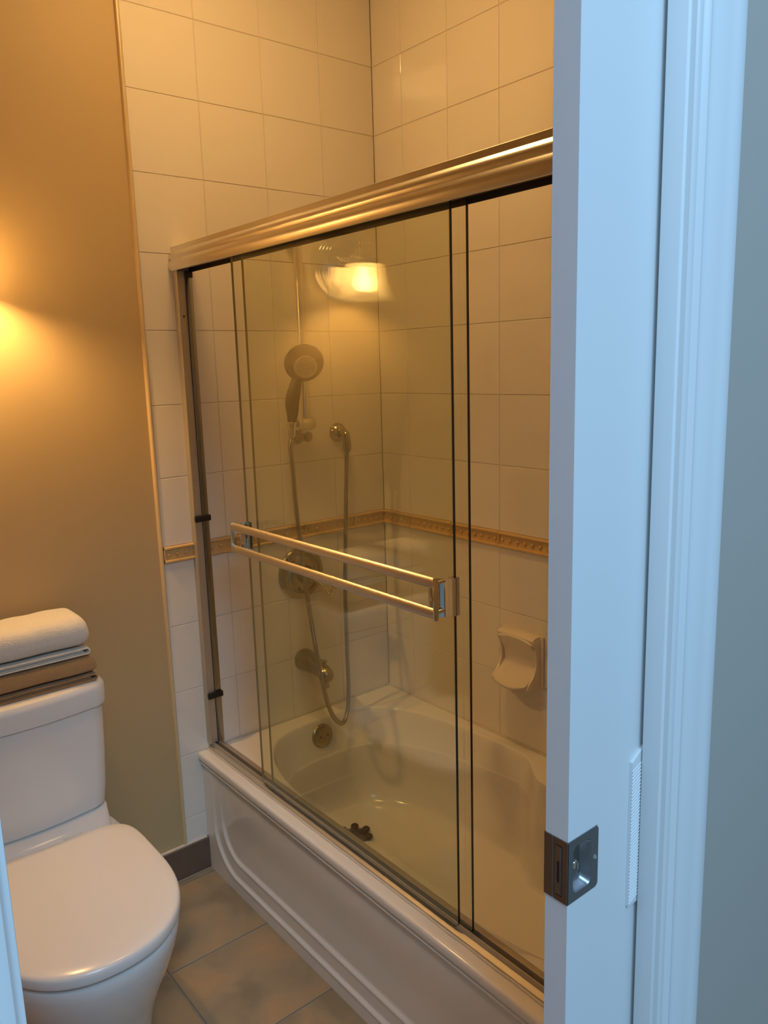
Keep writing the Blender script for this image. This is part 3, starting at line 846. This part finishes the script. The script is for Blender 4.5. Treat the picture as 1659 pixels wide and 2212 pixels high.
# spout
sx, sz = -0.362, 0.583
sp = thing('tub_spout', 'metal tub spout with diverter knob below the mixer valve', 'spout', (sx, 0.0, sz))
def sring(y, w, h, zc_, n=28):
    out = []
    for j in range(n):
        a = 2 * math.pi * j / n
        c, s_ = math.cos(a), math.sin(a)
        out.append((sx + w * (abs(c) ** 0.85) * (1 if c > 0 else -1), y, zc_ + h * (abs(s_) ** 0.85) * (1 if s_ > 0 else -1)))
    return out
body = [sring(-0.0005, 0.0345, 0.0345, sz), sring(-0.006, 0.035, 0.035, sz), sring(-0.020, 0.034, 0.034, sz), sring(-0.045, 0.031, 0.031, sz - 0.001), sring(-0.075, 0.027, 0.027, sz - 0.004), sring(-0.105, 0.024, 0.024, sz - 0.010),
        sring(-0.125, 0.023, 0.025, sz - 0.016), sring(-0.140, 0.021, 0.023, sz - 0.020), sring(-0.147, 0.013, 0.014, sz - 0.020)]
spb = mk('spout_body', MB().loft(body), M_BRUSHED, sp)
mk('spout_mouth', MB().cyl((sx, -0.124, sz - 0.030), (sx, -0.130, sz - 0.060), 0.0185, 24, 0.0175), M_CHROME, sp)
mk('diverter_knob', MB().lathe((sx, -0.122, sz + 0.004), (0, 0, 1), [(0.0035, 0), (0.0035, 0.014), (0.0085, 0.015), (0.0085, 0.023), (0.006, 0.025), (0.0, 0.0255)], 18), M_BRUSHED, sp)

# soap dish on the long wall
sd_y0, sd_y1, sd_z0, sd_z1 = -0.712, -0.556, 0.596, 0.752
so = thing('soap_dish', 'cream ceramic soap dish with scooped tray on the long tiled wall', 'soap dish', (0.0, -0.634, 0.60))
mk('back_plate', MB().box(-0.010, 0.0, sd_y0, sd_y1, sd_z0, sd_z1), M_SOAP, so, bevel=0.004)
# scoop: hood at the top rolling down into a projecting tray, as a shell swept over its width
def scoop():
    mb = MB()
    ny, nt = 22, 26
    fr, bk = [], []
    for i in range(ny + 1):
        u = -1 + 2 * i / ny
        y = (sd_y0 + sd_y1) / 2 + 0.066 * u
        bulge = 1 - 0.22 * abs(u) ** 3
        rf, rbk = [], []
        for j in range(nt + 1):
            t = j / nt
            # inner concave curve from hood lip to tray lip
            a = math.pi * (0.5 + 1.0 * t)
            cx_, cz_ = -0.040, 0.674
            x = cx_ + 0.034 * math.cos(a) * -1
            if t < 0.5:
                x = -0.040 + 0.032 * math.sin(math.pi * t)
            else:
                x = -0.040 + 0.032 - (0.032 + 0.034 * bulge) * (1 - math.cos(math.pi * (t - 0.5))) 
            z = 0.736 - 0.126 * t - 0.006 * (1 - u * u) * (t - 0.5) * 0 - 0.012 * math.sin(math.pi * t) * (1 if t > 0.5 else 0.2)
            z += 0.010 * (1 - u * u) * (1 - t) ** 2
            z -= 0.014 * (1 - u * u) * t ** 2
            x -= 0.006 * (1 - u * u) * t
            rf.append((x, y, z))
        fr.append(rf)
    n = nt + 1
    vs_ = [p for r in fr for p in r]
    fs_ = [(i * n + j, i * n + j + 1, (i + 1) * n + j + 1, (i + 1) * n + j) for i in range(ny) for j in range(nt)]
    return mb.add(vs_, fs_)
sc = mk('scoop', scoop(), M_SOAP, so, angle=1.2)
md = sc.modifiers.new('thick', 'SOLIDIFY')
md.thickness = 0.007
md.offset = -1
for sg in (-1, 1):
    yy = (sd_y0 + sd_y1) / 2 + sg * 0.0665
    pf = [(-0.008, 0.745), (-0.041, 0.742), (-0.032, 0.715), (-0.026, 0.690), (-0.027, 0.660), (-0.038, 0.636), (-0.060, 0.616), (-0.066, 0.606), (-0.060, 0.598), (-0.008, 0.600)]
    mk('cheek', MB().extrude(pf, lambda p, t: (p[0], t, p[1]), yy - 0.0035, yy + 0.0035), M_SOAP, so, bevel=0.0015)
mk('hood', MB().extrude([(-0.008, 0.742), (-0.040, 0.738), (-0.041, 0.745), (-0.030, 0.751), (-0.008, 0.752)], lambda p, t: (p[0], t, p[1]), sd_y0 + 0.010, sd_y1 - 0.010), M_SOAP, so, bevel=0.0015)

# ------------------------------------------------------------------ wall sconce above the toilet
LX, LY = -1.283, -0.105
sn = thing('wall_sconce', 'lit wall sconce with scalloped glass shade above the toilet', 'wall lamp', (LX, 0.0075, 1.84))
mk('back_plate', MB().lathe((LX, 0.0075, 1.843), (0, -1, 0), [(0.112, 0), (0.112, 0.006), (0.106, 0.012), (0.096, 0.013), (0.092, 0.018), (0.078, 0.024), (0.052, 0.030), (0.030, 0.034), (0.0, 0.035)], 56), M_CHROME, sn, angle=0.5)
mk('arm', MB().tube(catmull([(LX, -0.020, 1.843), (LX, -0.055, 1.862), (LX, -0.085, 1.882), (LX, LY, 1.880), (LX, LY, 1.862)], 6), 0.0085, 16), M_CHROME, sn)
mk('fitter', MB().lathe((LX, LY, 1.836), (0, 0, 1), [(0.036, 0), (0.037, 0.006), (0.034, 0.014), (0.022, 0.022), (0.014, 0.030), (0.0, 0.032)], 28), M_CHROME, sn)
mk('finial', MB().lathe((LX, LY, 1.888), (0, 0, 1), [(0.005, -0.004), (0.010, 0.002), (0.008, 0.012), (0.003, 0.020), (0.0, 0.024)], 16), M_CHROME, sn)
def shade():
    mb = MB()
    n = 96
    rings = []
    prof = [(0.036, 1.837), (0.046, 1.834), (0.0490, 1.822), (0.0515, 1.805), (0.0545, 1.788), (0.0585, 1.770), (0.0650, 1.752), (0.0740, 1.738), (0.0830, 1.730)]
    P = catmull([(r, z, 0) for r, z in prof], 3)
    for k, p in enumerate(P):
        t = k / (len(P) - 1)
        amp = 0.0042 * t ** 3
        rings.append([(LX + (p.x + amp * math.cos(12 * 2 * math.pi * j / n) + 0.0010 * math.cos(24 * math.pi * j / n * 1.0) * t) * math.cos(2 * math.pi * j / n),
                       LY + (p.x + amp * math.cos(12 * 2 * math.pi * j / n)) * math.sin(2 * math.pi * j / n),
                       p.y - 0.0035 * t ** 4 * math.cos(12 * 2 * math.pi * j / n)) for j in range(n)])
    return mb.loft(rings, False, False)
mk('shade', shade(), M_SHADE, sn, angle=1.2)
mk('bulb', MB().lathe((LX, LY, 1.828), (0, 0, -1), [(0.012, 0), (0.014, 0.014), (0.022, 0.030), (0.0275, 0.045), (0.0265, 0.058), (0.018, 0.070), (0.0, 0.075)], 18), M_BULB, sn)

# ------------------------------------------------------------------ ceiling lamp (outside the picture; its glint shows on the tiles high on the long wall)
CLX, CLY = -0.75, -0.60
cl = thing('ceiling_lamp', 'lit round dome lamp on the bathroom ceiling', 'ceiling lamp', (CLX, CLY, CEIL - 0.09))
mk('ceiling_plate', MB().lathe((CLX, CLY, CEIL), (0, 0, -1), [(0.150, 0), (0.150, 0.014), (0.142, 0.022), (0.132, 0.024)], 48), M_CHROME, cl)
mk('dome', MB().lathe((CLX, CLY, CEIL - 0.022), (0, 0, -1), [(0.130, 0), (0.126, 0.022), (0.110, 0.042), (0.080, 0.058), (0.042, 0.067), (0.0, 0.070)], 32), emis('lit_dome', BULB_COLOR, DOME_STRENGTH), cl)
mk('finial', MB().lathe((CLX, CLY, CEIL - 0.0915), (0, 0, -1), [(0.012, 0), (0.009, 0.006), (0.004, 0.014), (0.0, 0.016)], 16), M_CHROME, cl)

# ------------------------------------------------------------------ toilet
TX = -1.277
to = thing('toilet', 'white two-piece toilet with closed lid beside the bathtub', 'toilet', (TX, -0.40, 0.0))
def dshape(hw, yb, yf, z, nf=2.25, nb=5.0, n=72, split=None):
    yc = (yb + yf) / 2 if split is None else split
    pts = []
    for j in range(n):
        a = 2 * math.pi * j / n
        c, s_ = math.cos(a), math.sin(a)
        e = nb if s_ > 0 else nf
        b = (yb - yc) if s_ > 0 else (yc - yf)
        x = hw * (abs(c) ** (2 / e)) * (1 if c > 0 else -1)
        y = b * (abs(s_) ** (2 / e)) * (1 if s_ > 0 else -1)
        pts.append((TX + x, yc + y, z))
    return pts
bowl = []
for hw, yb_, yf_, z in [(0.124, -0.10, -0.595, 0.0), (0.130, -0.10, -0.605, 0.015), (0.131, -0.095, -0.615, 0.08), (0.142, -0.09, -0.640, 0.16), (0.160, -0.085, -0.676, 0.23), (0.182, -0.075, -0.706, 0.29), (0.194, -0.060, -0.725, 0.335), (0.2005, -0.045, -0.7345, 0.366), (0.2018, -0.040, -0.7365, 0.382), (0.200, -0.040, -0.7350, 0.3885), (0.194, -0.044, -0.729, 0.3905)]:
    bowl.append(dshape(hw, yb_, yf_, z, 2.2, 4.5, split=-0.46))
mk('bowl', MB().loft(bowl), M_PORC, to, angle=0.8)
deck = [dshape(0.168, -0.028, -0.275, 0.375, 6, 6), dshape(0.172, -0.026, -0.275, 0.400, 6, 6), dshape(0.174, -0.026, -0.262, 0.416, 6, 6), dshape(0.180, -0.024, -0.226, 0.429, 6, 6), dshape(0.182, -0.023, -0.212, 0.4355, 6, 6)]
mk('tank_deck', MB().loft(deck), M_PORC, to, angle=0.8)
mk('seat', MB().loft([dshape(0.203 - i_, -0.262 - i_, -0.738 + i_, z, 2.25, 6, split=-0.47) for i_, z in ((0.015, 0.3922), (0.013, 0.3935), (0.013, 0.4025), (0.015, 0.4035))]), M_SEAT, to, angle=0.8)
lid = []
for ins, z in [(0.005, 0.4034), (0.001, 0.4045), (0.0, 0.408), (0.0003, 0.420), (0.003, 0.4260), (0.008, 0.4288), (0.030, 0.4304), (0.080, 0.4318), (0.140, 0.4326)]:
    lid.append(dshape(0.203 - ins, -0.256 - ins, -0.7395 + ins, z, 2.25, 6, split=-0.47))
mk('lid', MB().loft(lid), M_SEAT, to, angle=0.7)
for sg in (-1, 1):
    mk('hinge', MB().cyl((TX + sg * 0.07 - 0.022, -0.252, 0.414), (TX + sg * 0.07 + 0.022, -0.252, 0.414), 0.010, 16), M_SEAT, to)
def tring(hw, yb, yf, bow, z, r=0.045, n=10):
    """tank section: flat back, bowed front, rounded front corners"""
    pts = []
    pts += [(TX - hw, yb, z), (TX + hw, yb, z)][::-1]
    def frontY(x): return yf - bow * (1 - ((x - TX) / hw) ** 2)
    # left side down to the corner, along the front, up the right
    def corner(sx_):
        cx_, cy_ = TX + sx_ * (hw - r), frontY(TX + sx_ * (hw - r)) + r
        return [(cx_ + sx_ * r * math.cos(a), cy_ - r * math.sin(a), z) for a in [math.pi / 2 * i / n for i in range(n + 1)]]
    lc = corner(-1)
    rc = corner(1)
    fr = [(TX - (hw - r) + 2 * (hw - r) * i / 14, 0, z) for i in range(1, 14)]
    fr = [(x, frontY(x), z) for x, _, z in fr]
    return pts + lc + fr + rc[::-1]
tank = [tring(0.176, -0.020, -0.178, 0.022, 0.436), tring(0.184, -0.018, -0.186, 0.024, 0.445), tring(0.189, -0.016, -0.192, 0.025, 0.50), tring(0.194, -0.012, -0.195, 0.026, 0.60), tring(0.1975, -0.010, -0.196, 0.026, 0.698), tring(0.197, -0.010, -0.1955, 0.026, 0.7120)]
mk('tank', MB().loft(tank), M_PORC, to, angle=0.6)
tl = [tring(0.196, -0.010, -0.195, 0.026, 0.7136), tring(0.2030, -0.006, -0.202, 0.027, 0.7160), tring(0.2045, -0.005, -0.204, 0.027, 0.724), tring(0.2045, -0.005, -0.204, 0.027, 0.758), tring(0.2030, -0.006, -0.2025, 0.027, 0.767), tring(0.1980, -0.010, -0.198, 0.027, 0.7745), tring(0.188, -0.020, -0.188, 0.026, 0.7775)]
mk('tank_lid', MB().loft(tl), M_PORC, to, angle=0.7)

# ------------------------------------------------------------------ folded towels on the tank
def ribbon(path, th, y0, y1, rnd=0.004):
    """cloth folded along x, seen edge-on from the front; edges slightly rounded"""
    path = [Vector((p[0], 0, p[1])) for p in path]
    up_, dn = [], []
    for i, p in enumerate(path):
        t = (path[min(i + 1, len(path) - 1)] - path[max(i - 1, 0)]).normalized()
        nn = Vector((-t.z, 0, t.x))
        up_.append(p + nn * th / 2); dn.append(p - nn * th / 2)
    def ring(y, k):
        out = []
        for a, b in zip(up_, dn):
            c = (a + b) / 2
            q = c.lerp(a, k); out.append((q.x, y, q.z))
        for a, b in reversed(list(zip(up_, dn))):
            c = (a + b) / 2
            q = c.lerp(b, k); out.append((q.x, y, q.z))
        return out
    steps = [(y0, 0.35), (y0 + rnd * 0.4, 0.8), (y0 + rnd, 1.0)]
    ny = 10
    for i in range(1, ny): steps.append((y0 + rnd + (y1 - y0 - 2 * rnd) * i / ny, 1.0))
    steps += [(y1 - rnd, 1.0), (y1 - rnd * 0.4, 0.8), (y1, 0.35)]
    return MB().loft([ring(y, k) for y, k in steps])
def pad(x0, x1, y0, y1, z0, z1, sag=0.0, seed=0, rr=0.030):
    """thick soft outer fold: rounded roll at the front and at the right end"""
    rnd = random.Random(seed)
    mb = MB()
    nx, na = 60, 40
    rings = []
    h = z1 - z0
    rr = h * 0.42
    xl = [x0 + rr * (1 - math.cos(math.pi / 2 * i / 10)) for i in range(10)] + [x0 + rr + (x1 - x0 - 2 * rr) * i / 30 for i in range(30)] + [x1 - rr * (1 - math.sin(math.pi / 2 * i / 10)) for i in range(11)]
    for x in xl:
        t = (x - x0) / (x1 - x0)
        e0 = min(1, (x - x0) / rr); e1 = min(1, (x1 - x) / rr)
        k = (max(0.0, 1 - (1 - e1) ** 2.8) * max(0.0, 1 - (1 - e0) ** 2.8)) ** (1 / 2.8)
        k = max(k, 0.02)
        cy, cz = (y0 + y1) / 2, (z0 + z1) / 2
        hy, hz = (y1 - y0) / 2 - 0.012 * (1 - k), h / 2 * (0.12 + 0.88 * k)
        ring = []
        for j in range(na):
            a = 2 * math.pi * j / na
            c, s_ = math.cos(a), math.sin(a)
            e = 2 / 3.6
            yy = hy * (abs(c) ** e) * (1 if c > 0 else -1)
            zz = hz * (abs(s_) ** e) * (1 if s_ > 0 else -1)
            top = 1 if zz > 0 else 0
            w = 0.0010 * math.sin(9 * t * math.pi + seed + yy * 30) * top
            ring.append((x, cy + yy + 0.0012 * math.sin(17 * t + seed), cz + zz + w - sag * (1 - k) * 0.3 - sag * (abs(c) ** 6) * top * (1 if c < 0 else 0.4)))
        rings.append(ring)
    return mb.loft(rings)
def ucurve(xl, xr, zlo, zhi, n=10):
    r = (zhi - zlo) / 2
    return [(xl, zlo)] + [(xl + (xr - r - xl) * i / 8, zlo) for i in range(1, 9)] + [(xr - r + r * math.sin(math.pi * i / n), zlo + r - r * math.cos(math.pi * i / n)) for i in range(1, n)] + [(xl + (xr - r - xl) * i / 8, zhi) for i in range(8, -1, -1)]
def towel(label, zb, zt, x0, x1, y0, y1, material, seed, base_h):
    t = thing('folded_towel', label, 'towel', ((x0 + x1) / 2, (y0 + y1) / 2, zb), 'towels folded on the toilet tank')
    th = (base_h - 0.002) / 4
    mk('lower_fold', ribbon(ucurve(x0, x1 - 0.004, zb + th / 2 + 0.0006, zb + base_h - th / 2 - 0.001), th * 1.05, y0 + 0.002, y1), material, t, angle=1.0)
    mk('inner_fold', ribbon(ucurve(x0, x1 - 0.020, zb + th * 1.62, zb + base_h - th * 1.62 - 0.0004, 6), th * 0.8, y0 + 0.004, y1 - 0.006), material, t, angle=1.0)
    mk('upper_fold', pad(x0, x1, y0, y1, zb + base_h, zt, 0.010, seed), material, t, angle=1.2)
    return t
towel('brown terry towel folded at the bottom of the stack on the tank lid', 0.7780, 0.8450, -1.478, -1.090, -0.200, -0.035, M_TOWELB, 3, 0.019)
towel('white terry towel folded on top of the brown towel', 0.8460, 0.9440, -1.470, -1.100, -0.194, -0.032, M_TOWELW, 8, 0.020)
